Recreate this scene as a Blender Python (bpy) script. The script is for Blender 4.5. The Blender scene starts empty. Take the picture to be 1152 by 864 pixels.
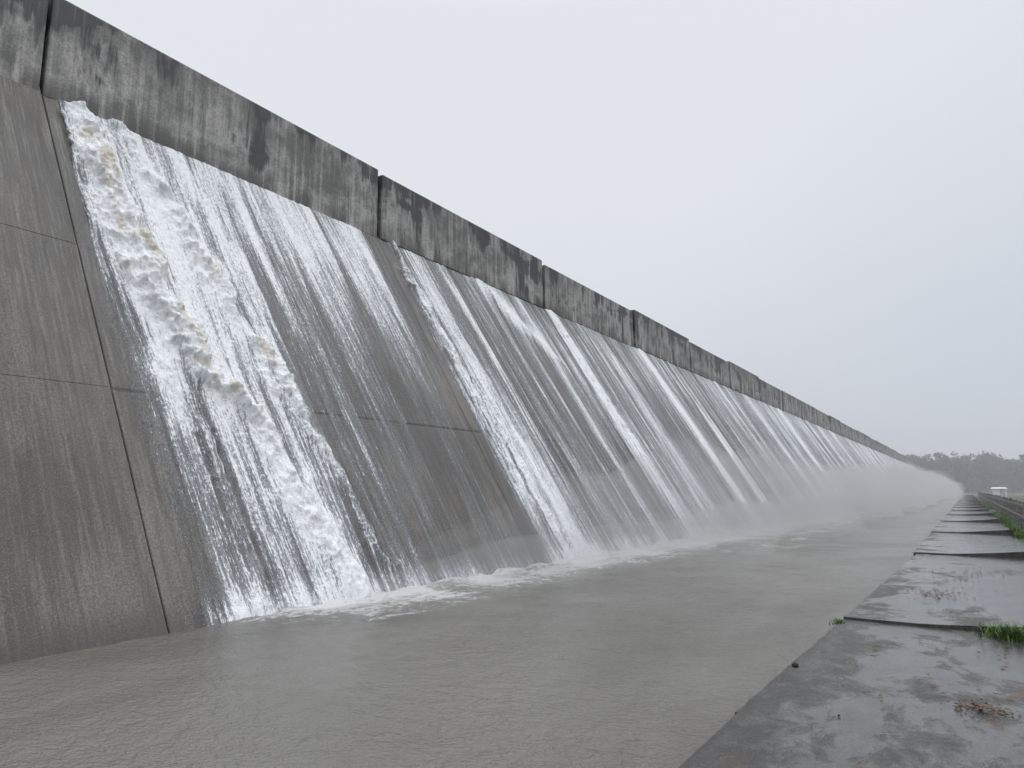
import bpy, bmesh, math, random
import numpy as np
from mathutils import Vector
random.seed(7); rng=np.random.RandomState(11)
scene=bpy.context.scene
scene.view_settings.view_transform='Standard'
scene.view_settings.look='None'
scene.view_settings.exposure=0
H=1.75
COL=scene.collection
# ---------------------------------------------------------------- node helpers
class NT:
    def __init__(s,mat):
        s.mat=mat; s.nt=mat.node_tree; s.n=s.nt.nodes; s.l=s.nt.links
    def node(s,t,**k):
        nd=s.n.new(t)
        for a,b in k.items(): setattr(nd,a,b)
        return nd
    def put(s,sock,v):
        if isinstance(v,bpy.types.NodeSocket): s.l.new(v,sock)
        elif v is not None: sock.default_value=v
    def math(s,op,a,b=None,c=None,clamp=False):
        nd=s.node('ShaderNodeMath',operation=op); nd.use_clamp=clamp
        s.put(nd.inputs[0],a)
        if b is not None: s.put(nd.inputs[1],b)
        if c is not None: s.put(nd.inputs[2],c)
        return nd.outputs[0]
    def coords(s,sc=(1,1,1),kind='Object'):
        tc=s.node('ShaderNodeTexCoord')
        m=s.node('ShaderNodeVectorMath',operation='MULTIPLY')
        s.l.new(tc.outputs[kind],m.inputs[0]); m.inputs[1].default_value=sc
        return m.outputs[0]
    def noise(s,sc=(1,1,1),detail=4,rough=.55,dist=0,vec=None):
        nd=s.node('ShaderNodeTexNoise')
        if vec is not None:
            m=s.node('ShaderNodeVectorMath',operation='MULTIPLY'); s.l.new(vec,m.inputs[0]); m.inputs[1].default_value=sc; v=m.outputs[0]
        else: v=s.coords(sc)
        s.l.new(v,nd.inputs['Vector'])
        nd.inputs['Scale'].default_value=1; nd.inputs['Detail'].default_value=detail
        nd.inputs['Roughness'].default_value=rough; nd.inputs['Distortion'].default_value=dist
        return nd.outputs['Fac']
    def cen(s,v,k):
        return s.math('MULTIPLY_ADD',v,k,-.5*k)
    def add(s,*a):
        r=a[0]
        for x in a[1:]: r=s.math('ADD',r,x)
        return r
    def attr(s,name): return s.node('ShaderNodeAttribute',attribute_name=name).outputs['Fac']
    def ramp(s,v,a,b,lo=0,hi=1,smooth=True):
        nd=s.node('ShaderNodeMapRange'); nd.clamp=True
        if smooth: nd.interpolation_type='SMOOTHSTEP'
        s.put(nd.inputs[0],v); s.put(nd.inputs[1],a); s.put(nd.inputs[2],b); s.put(nd.inputs[3],lo); s.put(nd.inputs[4],hi)
        return nd.outputs[0]
    def mix(s,f,a,b,mode='MIX'):
        nd=s.node('ShaderNodeMix',data_type='RGBA',blend_type=mode)
        s.put(nd.inputs[0],f)
        for sock,v in ((nd.inputs[6],a),(nd.inputs[7],b)):
            if isinstance(v,tuple) and len(v)==3: v=(*v,1)
            s.put(sock,v)
        return nd.outputs[2]
    def sep(s):
        tc=s.node('ShaderNodeTexCoord'); sp=s.node('ShaderNodeSeparateXYZ')
        s.l.new(tc.outputs['Object'],sp.inputs[0]); return sp.outputs
    def bump(s,hgt,strength,dist,nrm=None):
        b=s.node('ShaderNodeBump'); b.inputs['Strength'].default_value=strength; b.inputs['Distance'].default_value=dist
        s.put(b.inputs['Height'],hgt)
        if nrm is not None: s.l.new(nrm,b.inputs['Normal'])
        return b.outputs[0]
    def bsdf(s): return s.n['Principled BSDF']
def newmat(name):
    m=bpy.data.materials.new(name); m.use_nodes=True; return NT(m)
def simple(name,c,r=.7,var=.25,sc=6):
    t=newmat(name); n=t.noise((sc,sc,sc),3)
    f=t.ramp(n,.3,.7)
    t.l.new(t.mix(f,tuple(x*(1-var) for x in c),tuple(min(1,x*(1+var)) for x in c)),t.bsdf().inputs['Base Color'])
    t.bsdf().inputs['Roughness'].default_value=r
    return t.mat

# ---------------------------------------------------------------- mesh helpers
def mesh_obj(name,verts,faces,mat=None,parent=None,smooth=False):
    me=bpy.data.meshes.new(name); me.from_pydata([tuple(v) for v in verts],[],faces); me.update()
    if smooth:
        me.polygons.foreach_set('use_smooth',[True]*len(me.polygons))
    o=bpy.data.objects.new(name,me); COL.objects.link(o)
    if mat: me.materials.append(mat)
    if parent: o.parent=parent
    return o
def grid_obj(name,X,Y,Z,mat,attrs=()):
    n,m=X.shape
    co=np.stack([X,Y,Z],-1).reshape(-1,3).astype(np.float32)
    me=bpy.data.meshes.new(name); idx=np.arange(n*m).reshape(n,m)
    q=np.stack([idx[:-1,:-1],idx[:-1,1:],idx[1:,1:],idx[1:,:-1]],-1).reshape(-1,4)
    me.vertices.add(len(co)); me.vertices.foreach_set('co',co.ravel())
    me.loops.add(q.size); me.loops.foreach_set('vertex_index',q.ravel().astype(np.int32))
    me.polygons.add(len(q)); me.polygons.foreach_set('loop_start',np.arange(0,q.size,4,dtype=np.int32)); me.polygons.foreach_set('loop_total',np.full(len(q),4,dtype=np.int32))
    me.polygons.foreach_set('use_smooth',np.ones(len(q),dtype=bool))
    me.update(calc_edges=True)
    for nm,arr in attrs:
        a=me.attributes.new(nm,'FLOAT','POINT'); a.data.foreach_set('value',arr.reshape(-1).astype(np.float32))
    o=bpy.data.objects.new(name,me); COL.objects.link(o); me.materials.append(mat)
    return o
def empty(name):
    e=bpy.data.objects.new(name,None); COL.objects.link(e); return e
def hexa(name,pts,mat,parent=None,bev=0.0,seg=2):
    f=[(3,2,1,0),(4,5,6,7),(0,1,5,4),(1,2,6,5),(2,3,7,6),(3,0,4,7)]
    o=mesh_obj(name,pts,f,mat,parent)
    bm=bmesh.new(); bm.from_mesh(o.data)
    bmesh.ops.recalc_face_normals(bm,faces=bm.faces)
    if bev>0: bmesh.ops.bevel(bm,geom=list(bm.edges),offset=bev,segments=seg,affect='EDGES',profile=.5)
    bm.to_mesh(o.data); bm.free()
    return o
def box(name,x0,x1,y0,y1,z0,z1,mat,parent=None,bev=0.0):
    return hexa(name,[(x0,y0,z0),(x1,y0,z0),(x1,y1,z0),(x0,y1,z0),(x0,y0,z1),(x1,y0,z1),(x1,y1,z1),(x0,y1,z1)],mat,parent,bev)

TAB=rng.rand(512,512)
def vn(x,y,seed=0):
    x=np.asarray(x)+seed*37.17; y=np.asarray(y)+seed*91.3
    xi=np.floor(x).astype(int); yi=np.floor(y).astype(int); fx=x-xi; fy=y-yi
    fx=fx*fx*(3-2*fx); fy=fy*fy*(3-2*fy)
    a=TAB[xi%512,yi%512]; b=TAB[(xi+1)%512,yi%512]; c=TAB[xi%512,(yi+1)%512]; d=TAB[(xi+1)%512,(yi+1)%512]
    return (a*(1-fx)+b*fx)*(1-fy)+(c*(1-fx)+d*fx)*fy
def fbm(x,y,seed=0,o=4,g=.5):
    s=0;a=1;t=0
    for i in range(o):
        s=s+a*vn(x*2**i,y*2**i,seed+i*3);t+=a;a*=g
    return s/t
def ss(a,b,x):
    t=np.clip((x-a)/(b-a),0,1); return t*t*(3-2*t)

# ---------------------------------------------------------------- world, sun
w=bpy.data.worlds.new("World"); scene.world=w; w.use_nodes=True
nt=w.node_tree; bg=nt.nodes['Background']
sky=nt.nodes.new('ShaderNodeTexSky'); sky.sky_type='NISHITA'; sky.sun_disc=False
sky.sun_elevation=math.radians(52); sky.sun_rotation=math.radians(70); sky.air_density=1.5; sky.dust_density=4
hs=nt.nodes.new('ShaderNodeHueSaturation'); hs.inputs['Saturation'].default_value=.25
nt.links.new(sky.outputs[0],hs.inputs['Color'])
tc=nt.nodes.new('ShaderNodeTexCoord'); sp=nt.nodes.new('ShaderNodeSeparateXYZ'); nt.links.new(tc.outputs['Generated'],sp.inputs[0])
ad=nt.nodes.new('ShaderNodeMath'); ad.operation='MULTIPLY_ADD'; nt.links.new(sp.outputs[0],ad.inputs[0]); ad.inputs[1].default_value=-.45; nt.links.new(sp.outputs[2],ad.inputs[2])
mr=nt.nodes.new('ShaderNodeMapRange'); mr.interpolation_type='SMOOTHSTEP'; nt.links.new(ad.outputs[0],mr.inputs[0]); mr.inputs[1].default_value=-.05; mr.inputs[2].default_value=.65
cn=nt.nodes.new('ShaderNodeTexNoise'); cn.inputs['Scale'].default_value=2.2; cn.inputs['Detail'].default_value=2; nt.links.new(tc.outputs['Generated'],cn.inputs['Vector'])
m2=nt.nodes.new('ShaderNodeMath'); m2.operation='MULTIPLY_ADD'; nt.links.new(cn.outputs['Fac'],m2.inputs[0]); m2.inputs[1].default_value=.35; m2.inputs[2].default_value=-.17
m3=nt.nodes.new('ShaderNodeMath'); m3.operation='ADD'; m3.use_clamp=True; nt.links.new(mr.outputs[0],m3.inputs[0]); nt.links.new(m2.outputs[0],m3.inputs[1])
cl=nt.nodes.new('ShaderNodeMix'); cl.data_type='RGBA'; nt.links.new(m3.outputs[0],cl.inputs[0])
cl.inputs[6].default_value=(6.1,6.6,7.5,1); cl.inputs[7].default_value=(8.0,8.3,8.85,1)
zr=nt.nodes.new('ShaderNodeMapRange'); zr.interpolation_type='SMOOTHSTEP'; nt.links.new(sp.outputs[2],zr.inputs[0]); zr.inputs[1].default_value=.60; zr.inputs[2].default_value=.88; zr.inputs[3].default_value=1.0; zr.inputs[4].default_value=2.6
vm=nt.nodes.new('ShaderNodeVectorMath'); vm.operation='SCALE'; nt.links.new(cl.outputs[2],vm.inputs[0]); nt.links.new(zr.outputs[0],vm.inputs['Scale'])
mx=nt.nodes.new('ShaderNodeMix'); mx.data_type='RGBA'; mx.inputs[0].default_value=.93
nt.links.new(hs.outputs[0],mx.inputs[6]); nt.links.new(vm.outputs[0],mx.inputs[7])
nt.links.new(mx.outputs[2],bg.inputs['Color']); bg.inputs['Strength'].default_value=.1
sl=bpy.data.lights.new('sun','SUN'); sl.energy=.7; sl.angle=math.radians(25); sl.color=(1,.97,.93)
so=bpy.data.objects.new('sun',sl); COL.objects.link(so)
el=math.radians(52); az=math.radians(70)
d=Vector((math.sin(az)*math.cos(el),math.cos(az)*math.cos(el),math.sin(el)))
so.rotation_euler=d.to_track_quat('Z','Y').to_euler(); so.location=d*50

# ---------------------------------------------------------------- materials
def slope_nodes(t):
    big=t.noise((.25,.35,.25),4,.6)
    st=t.noise((.35,2.6,.35),5,.7,.3)
    st2=t.noise((.7,16,.7),4,.68)
    grit=t.noise((34,34,34),3,.8)
    grit2=t.noise((90,90,90),2,.7)
    f=t.add(t.cen(big,2.2),t.cen(st,3.2),t.cen(st2,1.8),.38)
    c=t.mix(t.ramp(f,.0,1.0),(.048,.040,.032),(.158,.142,.118))
    z=t.sep()[2]
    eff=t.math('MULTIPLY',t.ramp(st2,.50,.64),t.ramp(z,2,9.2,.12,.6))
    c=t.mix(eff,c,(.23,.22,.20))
    c=t.mix(t.ramp(grit,.40,.62,.6,0),c,(.032,.028,.024))
    c=t.mix(t.ramp(grit2,.55,.68,0,.55),c,(.28,.26,.23))
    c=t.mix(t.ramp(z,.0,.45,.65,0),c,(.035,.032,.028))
    hgt=t.math('MULTIPLY_ADD',grit,.7,t.math('MULTIPLY',grit2,.3))
    return c,t.ramp(st,.38,.62,.28,.6),hgt,st2
def slope_concrete():
    t=newmat('wet_slope_concrete')
    c,r,hgt,_=slope_nodes(t)
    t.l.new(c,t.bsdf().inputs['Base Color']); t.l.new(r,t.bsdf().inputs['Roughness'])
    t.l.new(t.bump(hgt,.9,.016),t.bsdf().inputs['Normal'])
    return t.mat
def parapet_concrete(ztop,hgt):
    t=newmat('weathered_parapet_concrete')
    big=t.noise((.5,.30,.7),4,.55,.6)
    st=t.noise((1,1.5,.22),4,.62,.3)
    st2=t.noise((2,8,.3),4,.66)
    fine=t.noise((24,24,24),4,.78)
    mott=t.noise((2.5,2.5,2.5),4,.65)
    z=t.sep()[2]
    c=t.mix(t.ramp(t.add(t.cen(big,3.0),t.cen(st2,1.8),t.cen(mott,1.6),.58),.0,1.),(.13,.128,.12),(.40,.39,.365))
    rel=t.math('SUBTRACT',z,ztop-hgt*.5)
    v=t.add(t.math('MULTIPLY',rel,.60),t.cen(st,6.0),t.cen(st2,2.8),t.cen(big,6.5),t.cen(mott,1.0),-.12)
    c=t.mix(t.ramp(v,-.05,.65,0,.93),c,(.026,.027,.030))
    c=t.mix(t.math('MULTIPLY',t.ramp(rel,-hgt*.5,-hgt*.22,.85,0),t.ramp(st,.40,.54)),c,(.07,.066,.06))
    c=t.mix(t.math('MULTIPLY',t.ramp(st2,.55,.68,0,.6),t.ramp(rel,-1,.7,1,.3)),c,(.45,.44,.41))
    c=t.mix(t.ramp(fine,.36,.60,.45,0),c,(.05,.05,.05))
    t.l.new(c,t.bsdf().inputs['Base Color']); t.bsdf().inputs['Roughness'].default_value=.6
    t.l.new(t.bump(t.math('MULTIPLY_ADD',fine,.6,mott),.6,.02),t.bsdf().inputs['Normal'])
    return t.mat
M_slope=slope_concrete()
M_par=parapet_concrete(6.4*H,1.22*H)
M_dark=simple('dark_joint_concrete',(.02,.019,.018),.9)

# ---------------------------------------------------------------- dam
dam=empty('concrete_dam')
XT,ZT=-7.92*H,5.18*H; XB,ZB=-4.79*H,0.0
L=math.hypot(XB-XT,ZT)
dx,dz=(XB-XT)/L,-ZT/L
nx,nz=-dz,dx
def face(s,y,off=0):
    return (XT+dx*s+nx*off,y,ZT+dz*s+nz*off)
joints=[-9,2.85,7.91,13.35,18.6,23.6,28.5,33.5,38.5]
while joints[-1]<146: joints.append(joints[-1]+5.1)
joints=[j*H for j in joints]; YEND=joints[-1]
rows=[0,.374*L,.647*L,L+.9]
for i in range(len(joints)-1):
    y0,y1=joints[i]+.012,joints[i+1]-.012
    off=.05 if i==0 else -.03
    for r in range(3):
        s0,s1=rows[r]+(.004 if r else -.3),rows[r+1]-(.003 if r==0 else .001)
        o2=off
        p=[face(s1,y0,o2-.5),face(s1,y0,o2),face(s1,y1,o2),face(s1,y1,o2-.5),
           face(s0,y0,o2-.5),face(s0,y0,o2),face(s0,y1,o2),face(s0,y1,o2-.5)]
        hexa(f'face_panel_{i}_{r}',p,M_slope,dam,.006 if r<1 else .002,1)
prof=[(XT-5,-1),(XB-.55,-1),(XT-.55,ZT-.0),(XT-5,ZT)]
ys=(joints[0],YEND)
v=[(a,ys[0],b) for a,b in prof]+[(a,ys[1],b) for a,b in prof]
mesh_obj('dam_core',v,[(0,1,2,3),(7,6,5,4),(0,4,5,1),(1,5,6,2),(2,6,7,3),(3,7,4,0)],M_dark,dam)
hts=[0,0,-.10,-.22,-.08,-.22,-.10,-.2]
prs=[.05,.02,.05,.05,.07,.06,.08,.05]
for i in range(len(joints)-1):
    gap=.035 if i<2 else .09+.04*min(1,i/6)
    y0,y1=joints[i]+gap,joints[i+1]-(.035 if i<1 else gap)
    pr=prs[i] if i<8 else .05+random.uniform(-.03,.03); zt=6.4*H+(hts[i] if i<8 else random.uniform(-.22,-.04))
    zb=ZT-.02+random.uniform(-.02,.02)
    x1=XT+pr; x0=XT-.75
    p=[(x0,y0,zb),(x1,y0,zb),(x1,y1,zb),(x0,y1,zb),(x0,y0,zt),(x1-.03,y0,zt),(x1-.03,y1,zt),(x0,y1,zt)]
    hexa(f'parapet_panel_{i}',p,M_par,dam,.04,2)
box('parapet_joint_backing',XT-.6,XT-.3,joints[0],YEND,ZT+.05,6.4*H-.35,M_dark,dam)

# ---------------------------------------------------------------- cascading water
NY,NS=1700,430
Y0,Y1=2.862,YEND/H-.02
yh=(Y0*(Y1/Y0)**(np.arange(NY)/(NY-1)))[:,None]*np.ones((1,NS))
t=np.ones((NY,1))*(np.arange(NS)/(NS-1))[None,:]*1.03
s=t*L
um=yh*H
far=ss(10,40,yh)
warp=(fbm(um*.5,s*.12,5,2)-.5)*.35
ud=um-.27*t*H+warp
A=fbm(ud*1.6,s*.10,1,3); B=fbm(ud*5,s*.16,2,3); C=fbm(ud*17,s*.4,3,2)
streaks=(.36*A+.34*B+.30*C-.5)*3.4
rag=(fbm(um*2.5,s*1.2,8,4)-.5)
rag2=(fbm(um*7,s*4,18,3)-.5)
cov=np.full_like(yh,-.31)
cov+= .84*np.exp(-(t/.47)**1.6)*(.6+.8*fbm(um*.7,s*0,31,2))*ss(3.3,4.0,yh)*(1-ss(7.3,7.9,yh))
cov+= .27*ss(3.0,3.4,yh)*(1-ss(5.6,6.8,yh))
cov-= .20*np.exp(-((yh-6.9-.9*t)/.9)**2)*ss(.35,.6,t)
cov+= .52*ss(8.1,8.4,yh)-.06*ss(9.4,10.2,yh)*(1-ss(12,13,yh))+.24*far
cov+= .15*np.exp(-((t-.12)/.18)**2)*ss(8.2,9,yh)
cov+= .35*(fbm(ud*.45,s*.08,91,2)-.5)*ss(8.2,9,yh)
cov-= .35*np.exp(-((yh-7.98)/.13)**2)
for j in joints[3:14]: cov-= .28*np.exp(-((um-j)/.22)**2)
streams=[]
def stream(pts,w,amp,thick=0,fade=None): streams.append((pts,w,amp,thick,fade))
stream([(3.20,0),(3.30,.12),(3.36,.24),(3.43,.40),(3.86,.61),(4.28,.705),(4.45,.82),(4.72,1)],[(.22,0),(.33,.2),(.30,.4),(.23,.6),(.21,.8),(.22,1)],1.25,1.0)
stream([(3.25,0),(3.5,.4),(3.9,.65),(4.4,1)],[(.25,0),(.55,.3),(.55,.6),(.5,1)],.62,0,[(.8,0),(1,.4),(.8,1)])
stream([(3.62,0),(3.75,.08),(4.02,.22),(4.35,.40),(4.95,.75),(5.3,1)],[(.16,0),(.19,.2),(.17,.45),(.14,.75),(.14,1)],1.0,.6,[(1,0),(1,.5),(.75,.75),(.55,1)])
stream([(3.05,0),(3.2,.2),(3.43,.42),(3.51,.6),(3.64,.79),(3.70,1)],[(.08,0),(.15,.2),(.18,.5),(.18,.8),(.22,1)],.95,.3,[(.7,0),(.9,.3),(1,.6),(.85,1)])
stream([(4.3,0),(4.7,.3),(5.1,.6)],[(.10,0),(.12,.3),(.10,.6)],.6,0,[(1,0),(1,.3),(.3,.7),(0,1)])
stream([(4.9,0),(5.25,.35),(5.5,.6)],[(.12,0),(.12,.3),(.10,.6)],.55,0,[(1,0),(1,.3),(.3,.6),(0,1)])
stream([(5.6,0),(5.9,.25),(6.3,.6)],[(.3,0),(.3,.2),(.14,.5)],.5,0,[(.9,0),(1,.15),(.3,.42),(0,.7)])
stream([(6.5,0),(6.8,.25),(7.2,.6)],[(.25,0),(.3,.2),(.14,.5)],.5,0,[(.9,0),(1,.12),(.2,.4),(0,.7)])
stream([(7.25,0),(7.5,.3)],[(.14,0),(.15,.3)],.5,0,[(.9,0),(.8,.12),(.0,.35),(0,1)])
stream([(8.25,0),(8.35,.4),(8.62,.8),(8.87,1)],[(.15,0),(.30,.4),(.36,.8),(.36,1)],1.0,.4)
stream([(8.7,.0),(8.85,.5),(9.35,1)],[(.16,.0),(.2,.5),(.22,1)],.55,0)
stream([(9.6,0),(9.8,.5),(10.1,1)],[(.16,0),(.16,1)],.4,0,[(1,0),(.6,.5),(.3,1)])
stream([(10.75,0),(11.5,.14),(12.6,.30)],[(.3,0),(.35,.15),(.14,.3)],.85,.2,[(1,0),(1,.22),(0,.36),(0,1)])
stream([(13.6,0),(13.75,.4),(14.3,1)],[(.2,0),(.42,.5),(.42,1)],.9,.25)
stream([(15.6,0),(16.5,1)],[(.35,0),(.3,1)],.4,0,[(1,0),(.6,.4),(.3,1)])
stream([(18.9,0),(19.1,.4),(19.5,1)],[(.3,0),(.55,1)],.85,.2)
yy=21.2
while yy<146:
    a=random.uniform(.3,.8)
    stream([(yy,0),(yy+random.uniform(.3,1.3),1)],[(random.uniform(.2,.6),0),(random.uniform(.35,.9),1)],a,.1,[(random.uniform(.6,1),0),(random.uniform(.6,1),.5),(random.uniform(.3,1),1)])
    yy+=random.uniform(1.4,4.2)*(1+yy/150)
total=streaks*.78+cov
thick=np.zeros_like(yh)
for pts,wd,amp,th,fade in streams:
    ymin=min(p[0] for p in pts)-1.5; ymax=max(p[0] for p in pts)+1.5
    i0=np.searchsorted(yh[:,0],ymin); i1=np.searchsorted(yh[:,0],ymax)
    tt=t[i0:i1]; Y=yh[i0:i1]
    c=np.interp(tt,[p[1] for p in pts],[p[0] for p in pts])
    ww=np.interp(tt,[p[1] for p in wd],[p[0] for p in wd])
    fd=np.interp(tt,[p[1] for p in fade],[p[0] for p in fade]) if fade else 1
    c=c+rag[i0:i1]*.42*(1 if th>=.3 else .5)+rag2[i0:i1]*.12
    g=np.exp(-(np.abs(Y-c)/ww)**1.6)*fd
    total[i0:i1]+=amp*g*(1+.6*streaks[i0:i1]*(1-th*.7))
    if th>0:
        thick[i0:i1]=np.maximum(thick[i0:i1],th*(1-.3*ss(.6,.85,tt))*np.exp(-((Y-c)/(ww*.62))**2)*fd*(.20+1.7*fbm(um[i0:i1]*1.9,s[i0:i1]*1.1,61,3)))
total+=.7*ss(.94,1.0,t)*ss(3.0,3.4,yh)*(.3+1.2*fbm(um*1.2,s*0,77,3))
edge=ss(2.93,3.03,yh+rag*.12)
total=total*edge-(1-edge)*1.5
thick=np.clip(thick,0,1)*edge
bil=1-np.abs(2*fbm(um*2.6,s*2.3,41,4)-1)
bil2=1-np.abs(2*fbm(um*8,s*7,44,3)-1)
hgt=.006+np.clip(total,0,1.4)*.020*(.6+.8*fbm(ud*14,s*1.6,50,2))+thick*(.04+.18*np.clip(bil-.5,0,1)*2+.08*bil2)
jt=np.zeros_like(yh)
for j in joints[1:-1]:
    jt=np.maximum(jt,(1-ss(.018,.05,np.abs(um-j)))*(1-ss(.3,.9,total)))
for r in rows[1:3]: jt=np.maximum(jt,(.3 if r==rows[1] else .5)*(1-ss(.01,.03,np.abs(s-r)))*(1-ss(-.2,.3,total)))
hgt-=.03*jt
X=XT+dx*s+nx*hgt; Z=ZT+dz*s+nz*hgt
def foam_mat():
    m=newmat('water_sheet_over_concrete')
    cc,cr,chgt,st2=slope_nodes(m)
    at=m.attr('foam'); th=m.attr('thick')
    cb=m.node('ShaderNodeCombineXYZ'); m.l.new(m.attr('flow_u'),cb.inputs[0]); m.l.new(m.attr('flow_s'),cb.inputs[1]); fv=cb.outputs[0]
    n1=m.noise((22,.7,1),4,.68,.3,fv)
    n2=m.noise((55,3.0,1),3,.7,0,fv)
    sp2=m.noise((26,13,1),3,.75,0,fv)
    v=m.add(at,m.cen(n1,2.6),m.cen(n2,2.2),m.cen(sp2,3.0))
    a=m.ramp(v,.0,1.15,0,.95)
    veil=m.ramp(m.add(at,m.cen(n1,1.5)),-.30,1.0,.0,.56)
    a=m.math('MAXIMUM',a,veil)
    sp_=m.noise((60,45,1),2,.6,0,fv)
    sv=m.math('MULTIPLY_ADD',at,.09,sp_)
    a=m.math('MAXIMUM',a,m.ramp(sv,.58,.66,0,.88))
    thn=m.add(th,m.cen(sp2,1.2))
    a=m.math('MAXIMUM',a,m.ramp(thn,.2,.6))
    a=m.math('MULTIPLY',a,m.math('SUBTRACT',1.0,m.math('MULTIPLY',m.attr('joint'),.75)))
    b=m.bsdf()
    cream=m.math('MULTIPLY',m.ramp(m.noise((1.4,1.8,1.4),3,.6),.49,.61),m.ramp(th,.3,.8,0,.75))
    c=m.mix(m.ramp(v,.1,1.2),(.49,.53,.58),(.90,.91,.925))
    c=m.mix(cream,c,(.60,.54,.42))
    crev=m.noise((10,12,10),4,.72)
    c=m.mix(m.ramp(crev,.36,.52,.40,0),c,(.44,.48,.52))
    cc=m.mix(m.math('MULTIPLY',m.attr('joint'),.9),cc,(.012,.012,.012))
    c=m.mix(a,cc,c)
    m.l.new(c,b.inputs['Base Color'])
    m.l.new(m.ramp(a,0,1,.30,.5),b.inputs['Roughness'])
    hh=m.math('MULTIPLY_ADD',sp2,.8,crev)
    hh=m.math('MULTIPLY',hh,m.ramp(a,0,.7,.15,1))
    m.l.new(m.bump(m.math('MULTIPLY_ADD',chgt,.3,hh),.9,.045),b.inputs['Normal'])
    return m.mat
grid_obj('cascading_water',X,um,Z,foam_mat(),(('foam',total),('thick',thick),('flow_u',ud),('flow_s',s),('joint',jt)))

# ---------------------------------------------------------------- channel water
def water_mat():
    m=newmat('muddy_water')
    sp=m.sep()
    n=m.noise((.35,.18,1),4,.6,.6)
    c=m.mix(m.ramp(n,.3,.7),(.122,.114,.100),(.185,.176,.159))
    dist=m.math('SUBTRACT',sp[0],XB)
    fn=m.noise((1.3,.55,1),5,.7,1.0); fn2=m.noise((9,6,1),3,.7)
    toe=m.ramp(dist,.1,2.2,1.1,0); toe2=m.ramp(dist,0,6.8,.62,0)
    grow=m.ramp(sp[1],9,28)
    lump=m.noise((.0,.42,.0),3,.6)
    k=m.math('ADD',m.math('MULTIPLY',toe,m.ramp(lump,.36,.6,.6,1.1)),m.math('MULTIPLY',toe2,grow))
    k=m.math('MULTIPLY',k,m.ramp(sp[1],5.2,7.5))
    v=m.add(k,m.cen(fn,2.0),m.cen(fn2,1.5),-.22)
    f=m.math('MULTIPLY',m.ramp(v,.0,1.0,0,.82),m.ramp(k,.0,.3))
    c=m.mix(f,c,(.74,.74,.73))
    m.l.new(c,m.bsdf().inputs['Base Color'])
    m.l.new(m.ramp(f,0,1,.20,.6),m.bsdf().inputs['Roughness'])
    m.bsdf().inputs['IOR'].default_value=1.33
    w2=m.noise((5,7,1),2,.5,.4); w3=m.noise((17,21,1),2,.55,.2); w4=m.noise((48,52,1),1,.5)
    m.l.new(m.bump(m.add(w2,m.math('MULTIPLY',w3,.65),m.math('MULTIPLY',w4,.30)),1.0,.048),m.bsdf().inputs['Normal'])
    return m.mat
Mw=water_mat()
yw=np.concatenate([np.arange(-14,3,.25),3*(YEND/3)**(np.arange(620)/619)])
xw=XB-.5+(np.linspace(0,1,170)**1.15)*(-.8-XB+.5)
XW,YW=np.meshgrid(xw,yw)
amp=.5+.5*fbm(XW*.3,YW*.2,71,2)
wz=(fbm(XW*1.2,YW*1.5,70,3,.45)-.5)*.05*amp+(fbm(XW*4,YW*4.5,73,2)-.5)*.014
dtoe=XW-XB
tw=np.exp(-(np.clip(dtoe,0,9)/.6)**1.5)*ss(5.3,8,YW)
wz+=tw*(.03+.20*np.clip(fbm(XW*3.2,YW*2.4,75,4)-.36,0,1))*(.6+.8*fbm(YW*.6,XW*0,79,2))
wz*=1-ss(120,YEND-2,YW)
grid_obj('channel_water',XW,YW,wz,Mw)
mesh_obj('river_water',[(-300,YEND,0),(300,YEND,0),(300,372,0),(-300,372,0)],[(0,1,2,3)],Mw)

# ---------------------------------------------------------------- ground and verge
Mg=newmat('grassy_ground'); g=Mg
n=g.noise((.8,.8,.8),4,.7); n2=g.noise((14,14,14),3,.7)
g.l.new(g.mix(g.ramp(n,.35,.65),(.035,.05,.018),g.mix(g.ramp(n2,.3,.7),(.055,.07,.03),(.09,.08,.05))),g.bsdf().inputs['Base Color'])
g.bsdf().inputs['Roughness'].default_value=.95
mesh_obj('ground',[(-2500,-2500,-1.2),(2500,-2500,-1.2),(2500,2500,-1.2),(-2500,2500,-1.2)],[(0,1,2,3)],g.mat)
vv=[];ff=[]
xs=[1.18,1.5,2,3,5,9,16,30,60,110,180,300]
yg=list(np.linspace(-18,YEND-.5,110))
for y in yg:
    for i,x in enumerate(xs):
        vv.append((x,y,.115+(random.uniform(-.03,.0) if i<3 else random.uniform(-.05,.15))))
m_=len(xs)
for j in range(len(yg)-1):
    for i in range(m_-1): ff.append((j*m_+i,j*m_+i+1,(j+1)*m_+i+1,(j+1)*m_+i))
mesh_obj('grass_verge_ground',vv,ff,g.mat,smooth=True)
mesh_obj('far_bank',[(-700,371,.5),(700,371,.5),(700,1200,3),(-700,1200,3),(-700,369,-.3),(700,369,-.3)],[(0,1,2,3),(4,5,1,0)],g.mat)

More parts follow.
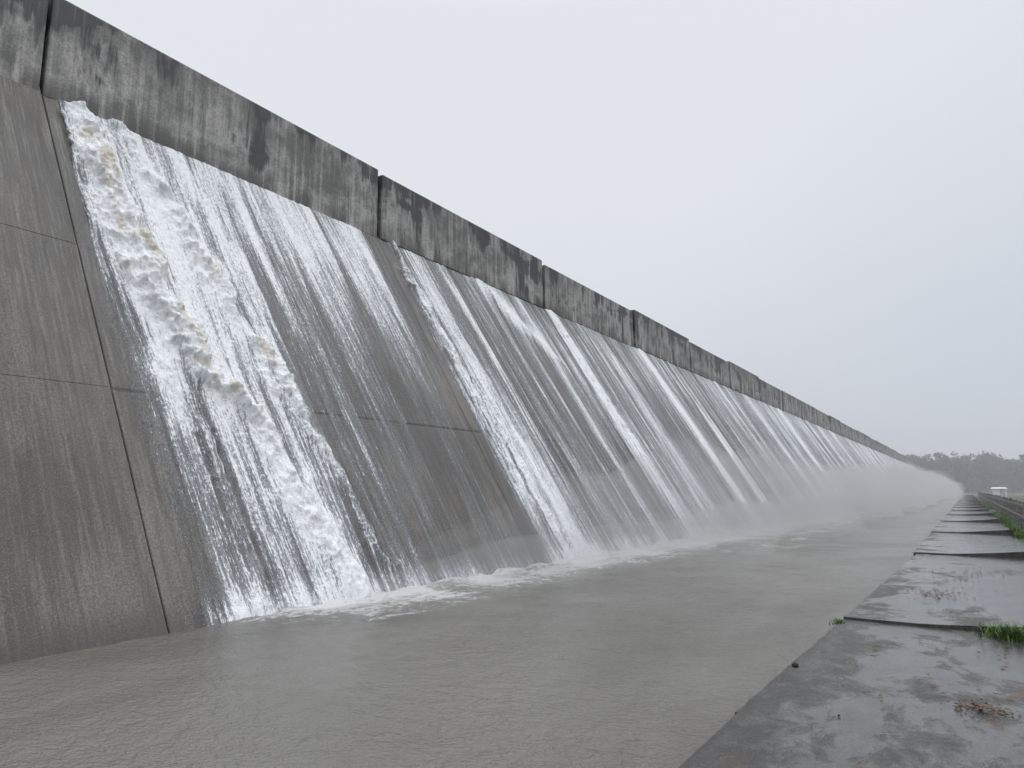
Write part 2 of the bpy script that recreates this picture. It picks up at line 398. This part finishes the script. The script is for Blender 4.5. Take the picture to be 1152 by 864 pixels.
# ---------------------------------------------------------------- path
def path_mat():
    m=newmat('wet_path_concrete')
    sp=m.sep()
    big=m.noise((.9,.55,.6),4,.65,.8); mid=m.noise((3.5,2.2,3),4,.72,.5); fine=m.noise((50,50,50),3,.8); f2=m.noise((110,110,110),2,.7)
    c=m.mix(m.ramp(mid,.35,.65),(.042,.040,.038),(.115,.11,.102))
    c=m.mix(m.ramp(f2,.54,.68,0,.6),c,(.24,.23,.21))
    c=m.mix(m.ramp(fine,.38,.58,.6,0),c,(.02,.02,.02))
    wetv=m.add(m.cen(big,2.2),m.cen(mid,1.4),m.ramp(sp[0],-1.5,-.6,0,.5),m.ramp(sp[1],6,14,-.05,.2))
    wet=m.ramp(wetv,.08,.55)
    c=m.mix(m.math('MULTIPLY',wet,.4),c,(.03,.03,.03))
    silt=m.ramp(m.noise((1.1,.7,1),4,.72,1.5),.56,.67,0,.75)
    c=m.mix(silt,c,(.07,.044,.027))
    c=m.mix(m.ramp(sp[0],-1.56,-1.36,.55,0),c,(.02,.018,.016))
    m.l.new(c,m.bsdf().inputs['Base Color'])
    m.l.new(m.ramp(wet,0,1,.52,.06),m.bsdf().inputs['Roughness'])
    hh=m.math('MULTIPLY',m.math('MULTIPLY_ADD',fine,.6,m.math('MULTIPLY',f2,.5)),m.ramp(wet,0,1,1,.10))
    m.l.new(m.bump(hh,.9,.02),m.bsdf().inputs['Normal'])
    return m.mat
Mp=path_mat()
path=empty('concrete_path')
ye=[-12,5.3,9.7,20.5,31,42,53,64,75,87,99,111,125,140,160,180,205,230,YEND-1]
random.seed(3)
for i in range(len(ye)-1):
    gp=.008 if i>1 else .0015
    y0,y1=ye[i]+gp,ye[i+1]-(gp if i else .0015)
    xl0=xl1=-1.25+random.uniform(-.05,.05)
    if i==0: xl0,xl1=-1.56,-1.54
    if i==1: xl0,xl1=-1.54,-1.44
    if i==2: xl0,xl1=-1.42,-1.20
    zl,zr_=.15+.03,.15+.17
    if i<=1: zl=zr_=.15
    if i==0: zl=zr_=.149
    zf=.15
    N=24
    vt=[];fc=[]
    M=10
    for a in range(N+1):
        fy=a/N
        for b in range(M+1):
            fx=b/M
            x=(xl0*(1-fy)+xl1*fy)*(1-fx)+1.2*fx
            if b==0: x+=random.uniform(-.012,.012)
            y=y0+(y1-y0)*fy+ (random.uniform(-.012,.012) if a in (0,N) and i>1 else 0)
            rise=zl+(zr_-zl)*max(0,(fx-.3)/.7)**1.3
            z=rise*(1-fy)+zf*fy+random.uniform(-.0015,.0015)
            vt.append((x,y,z))
    for a in range(N):
        for b in range(M): k=a*(M+1)+b; fc.append((k,k+1,k+M+2,k+M+1))
    def skirt(ids):
        st=len(vt)
        for k in ids: vt.append((vt[k][0],vt[k][1],-.5))
        for a in range(len(ids)-1): fc.append((ids[a],st+a,st+a+1,ids[a+1]))
    skirt([a*(M+1) for a in range(N,-1,-1)]); skirt([b for b in range(M+1)]); skirt([a*(M+1)+M for a in range(N+1)]); skirt([N*(M+1)+b for b in range(M,-1,-1)])
    mesh_obj(f'slab_{i}',vt,fc,Mp,path)

# ---------------------------------------------------------------- grass, leaves, pebbles
Mgr=newmat('grass_blades'); n=Mgr.noise((5,5,5),3)
Mgr.l.new(Mgr.mix(Mgr.ramp(n,.35,.65),(.045,.095,.015),(.10,.16,.035)),Mgr.bsdf().inputs['Base Color']); Mgr.bsdf().inputs['Roughness'].default_value=.6
def blades(name,pts,hmin,hmax,wd=.006,spread=.5):
    v=[];f=[]
    for (x,y,z) in pts:
        hh=random.uniform(hmin,hmax); a=random.uniform(0,6.28); l=random.uniform(.1,spread)*hh; b=a+1.57+random.uniform(-.4,.4)
        k=len(v); cx,cy=math.cos(b)*wd,math.sin(b)*wd; lx,ly=math.cos(a)*l,math.sin(a)*l
        v+=[(x-cx,y-cy,z),(x+cx,y+cy,z),(x+lx*.35+cx*.8,y+ly*.35+cy*.8,z+hh*.6),(x+lx*.35-cx*.8,y+ly*.35-cy*.8,z+hh*.6),(x+lx,y+ly,z+hh*random.uniform(.8,1))]
        f+=[(k,k+1,k+2,k+3),(k+3,k+2,k+4)]
    return mesh_obj(name,v,f,Mgr.mat)
pts=[(random.gauss(0,.13)+.30,random.gauss(9.5,.12),.14) for _ in range(700)]
blades('grass_tuft',pts,.05,.19,.005,1.2)
pts=[(random.gauss(-1.46,.03),random.gauss(9.45,.06),.12) for _ in range(120)]
blades('grass_tuft',pts,.04,.10,.004,1.2)
pts=[]
for _ in range(11000):
    y=22+90*random.random()**1.9; x=random.choice([1.22+abs(random.gauss(0,.14)),random.uniform(1.2,2.6)])
    if vn(x*1.1,y*.25,4)>.48: pts.append((x,y,.10))
blades('verge_grass',pts,.10,.42,.012,.6)
Ml=simple('dead_leaves',(.10,.055,.025),.6,.5,30)
v=[];f=[]
for cx,cy,nn,sx,sy in ((-.08,6.35,60,.11,.09),(.0,6.5,14,.3,.2),(-.55,12.6,70,.2,.35),(-.2,16,60,.35,.5),(.5,8.2,14,.4,.8),(.1,14,20,.5,1.5),(-.8,8,8,.4,1)):
    for _ in range(nn):
        x=random.gauss(cx,sx);y=random.gauss(cy,sy);r=random.uniform(.012,.03);a=random.random()*6.28;k=len(v);z=.158+random.uniform(0,.012)
        if y>9.7: z=.15+(.03+.14*max(0,((x+1.42)/2.6-.3)/.7)**1.3)*(1-(y-9.7)/10.8)+.008
        for j in range(6):
            q_=j/6*6.28; rr=r*(1 if j%3 else 1.5)
            ex=math.cos(q_)*rr; ey=math.sin(q_)*rr*.55
            v.append((x+ex*math.cos(a)-ey*math.sin(a),y+ex*math.sin(a)+ey*math.cos(a),z+random.uniform(-.004,.01)))
        f.append(tuple(range(k,k+6)))
mesh_obj('leaf_litter',v,f,Ml)
def pebble(x,y,z,r):
    bm=bmesh.new(); bmesh.ops.create_icosphere(bm,subdivisions=2,radius=r)
    for q_ in bm.verts: q_.co*=random.uniform(.85,1.15); q_.co.z*=.7
    me=bpy.data.meshes.new('pebble'); bm.to_mesh(me); bm.free(); o=bpy.data.objects.new('pebble',me); o.location=(x,y,z); me.materials.append(M_dark); COL.objects.link(o)
pebble(-1.45,6.9,.165,.03); pebble(-.9,5.6,.16,.010)

# ---------------------------------------------------------------- fence
fence=empty('wooden_fence'); Mf=simple('weathered_wood',(.16,.152,.14),.8,.35,9)
y=2.0;k=0
fx=1.78
while y<170:
    jx=random.uniform(-.03,.03)
    box(f'post_{k}',fx-.06+jx,fx+.06+jx,y-.06,y+.06,-.2,1.32+random.uniform(-.05,.05),Mf,fence,.012)
    for r,z in enumerate((1.12,.68)):
        box(f'rail_{k}_{r}',fx-.105,fx-.065,y+.005,y+2.395,z-.06+random.uniform(-.015,.015),z+.06,Mf,fence,.008)
    y+=2.4;k+=1

# ---------------------------------------------------------------- small white hut
hut=empty('white_hut'); Mwht=simple('white_paint',(.8,.8,.8),.5,.04); Mro=simple('pale_metal_roof',(.7,.72,.74),.4,.08); Mgl=simple('dark_window_glass',(.03,.035,.04),.1,.1)
hx,hy=3.7,118
box('walls',hx-.8,hx+.8,hy,hy+1.8,.1,1.85,Mwht,hut,.02)
hexa('roof',[(hx-1.0,hy-.2,1.86),(hx+1.0,hy-.2,1.86),(hx+1.0,hy+2.0,1.86),(hx-1.0,hy+2.0,1.86),(hx-.75,hy,2.1),(hx+.75,hy,2.1),(hx+.75,hy+1.8,2.1),(hx-.75,hy+1.8,2.1)],Mro,hut,.02)
box('door',hx+.05,hx+.65,hy-.03,hy-.003,.15,1.75,simple('pale_door',(.5,.52,.55),.6),hut)
box('side_window',hx-.83,hx-.803,hy+.6,hy+1.2,.95,1.5,Mgl,hut)

# ---------------------------------------------------------------- distant trees
random.seed(21)
Mt=newmat('distant_foliage'); n=Mt.noise((.35,.35,.35),3)
Mt.l.new(Mt.mix(Mt.ramp(n,.35,.65),(.022,.03,.02),(.048,.058,.034)),Mt.bsdf().inputs['Base Color']); Mt.bsdf().inputs['Roughness'].default_value=.9
v=[];f=[]
def limb(p,q_,r0,r1):
    p=Vector(p);q_=Vector(q_);d=(q_-p).normalized(); a=d.orthogonal().normalized(); b=d.cross(a); k=len(v)
    for c,r in ((p,r0),(q_,r1)):
        for j in range(5): 
            an=j/5*6.283; v.append(tuple(c+a*math.cos(an)*r+b*math.sin(an)*r))
    for j in range(5): f.append((k+j,k+(j+1)%5,k+5+(j+1)%5,k+5+j))
def clump(c,R,n,sz):
    for _ in range(n):
        u=Vector((random.gauss(0,1),random.gauss(0,1),random.gauss(0,.7))); u=u.normalized()*R*random.random()**.4
        p=Vector(c)+u; a=Vector((random.gauss(0,1),random.gauss(0,1),random.gauss(0,1))).normalized(); b=a.orthogonal().normalized(); s_=sz*random.uniform(.6,1.3); k=len(v)
        v.extend([tuple(p-a*s_),tuple(p+b*s_*.6),tuple(p+a*s_),tuple(p-b*s_*.6)]); f.append((k,k+1,k+2,k+3))
for row in range(2):
  x=-75
  while x<170:
    ty=random.uniform(376,392)+row*18; th=random.uniform(13,20)*(ty/385); bx=x
    if random.random()<.18: th*=.82
    limb((bx,ty,.3),(bx+random.uniform(-.6,.6),ty,th*.6),.35,.18)
    for _ in range(random.randint(10,13)):
        ang=random.random()*6.28; rr=random.uniform(.6,3.4); cz=th*random.uniform(.26,.90)
        c=(bx+math.cos(ang)*rr,ty+math.sin(ang)*rr,cz)
        limb((bx,ty,cz*.62),c,.14,.05); clump(c,random.uniform(1.6,2.8),46,.72)
    clump((bx,ty,th*.93),1.6,36,.5)
    if row==0:
        for _ in range(4): clump((bx+random.uniform(-2,2),ty-3,random.uniform(.8,5)),2.3,44,.75)
    x+=random.uniform(2.4,4.4)
mesh_obj('distant_tree_line',v,f,Mt.mat)

# ---------------------------------------------------------------- mist (real volumes)
def vol(name,dens,aniso=.0,col=(1,1,1)):
    m=bpy.data.materials.new(name); m.use_nodes=True; nt=m.node_tree
    nt.nodes.remove(nt.nodes['Principled BSDF'])
    s_=nt.nodes.new('ShaderNodeVolumeScatter'); s_.inputs['Density'].default_value=dens; s_.inputs['Anisotropy'].default_value=aniso; s_.inputs['Color'].default_value=(*col,1)
    nt.links.new(s_.outputs[0],nt.nodes['Material Output'].inputs['Volume']); return m
box('haze',-300,300,24,640,-1,32,vol('haze_volume',.0017,.0,(.94,.97,1)))
def tube(name,y0,y1,cx,r0,r1,zs,dens,seed,pw=1.0):
    n=int((y1-y0)/1.5)+2; S=24; v=[];f=[]
    for i in range(n):
        q_=i/(n-1); y=y0+(y1-y0)*q_; R=(r0+(r1-r0)*q_**pw)
        en=min(1,(y-y0)/14,(1-q_)*10)**.6 if 0<i<n-1 else .01
        for j in range(S):
            a=j/S*6.283; rr=R*en*(.45+1.1*float(fbm(np.array(y*.22+seed),np.array(j*.4 if j<S/2 else (S-j)*.4),seed,3)))
            v.append((cx+math.cos(a)*rr,y,.0+math.sin(a)*rr*zs))
    for i in range(n-1):
        for j in range(S): f.append((i*S+j,i*S+(j+1)%S,(i+1)*S+(j+1)%S,(i+1)*S+j))
    f.append(tuple(range(S-1,-1,-1))); f.append(tuple((n-1)*S+j for j in range(S)))
    o=mesh_obj(name,v,f,vol(name+'_volume',dens),mist,True)
    bm=bmesh.new(); bm.from_mesh(o.data); bmesh.ops.recalc_face_normals(bm,faces=bm.faces); bm.to_mesh(o.data); bm.free()
mist=empty('spray_mist')
tube('spray_low',4.5,YEND+5,XB+.5,1.3,4.4,.6,.15,2,.7)
tube('spray_high',7,YEND+8,XB+.3,2.3,7.0,.9,.065,5,.6)

# ---------------------------------------------------------------- camera
cam=bpy.data.cameras.new('camera'); co_=bpy.data.objects.new('camera',cam); COL.objects.link(co_)
cam.lens=24; cam.sensor_width=36; cam.clip_end=6000; cam.clip_start=.05
co_.location=(0,0,H); co_.rotation_euler=(math.radians(90+8.8),0,math.radians(33.4))
scene.camera=co_
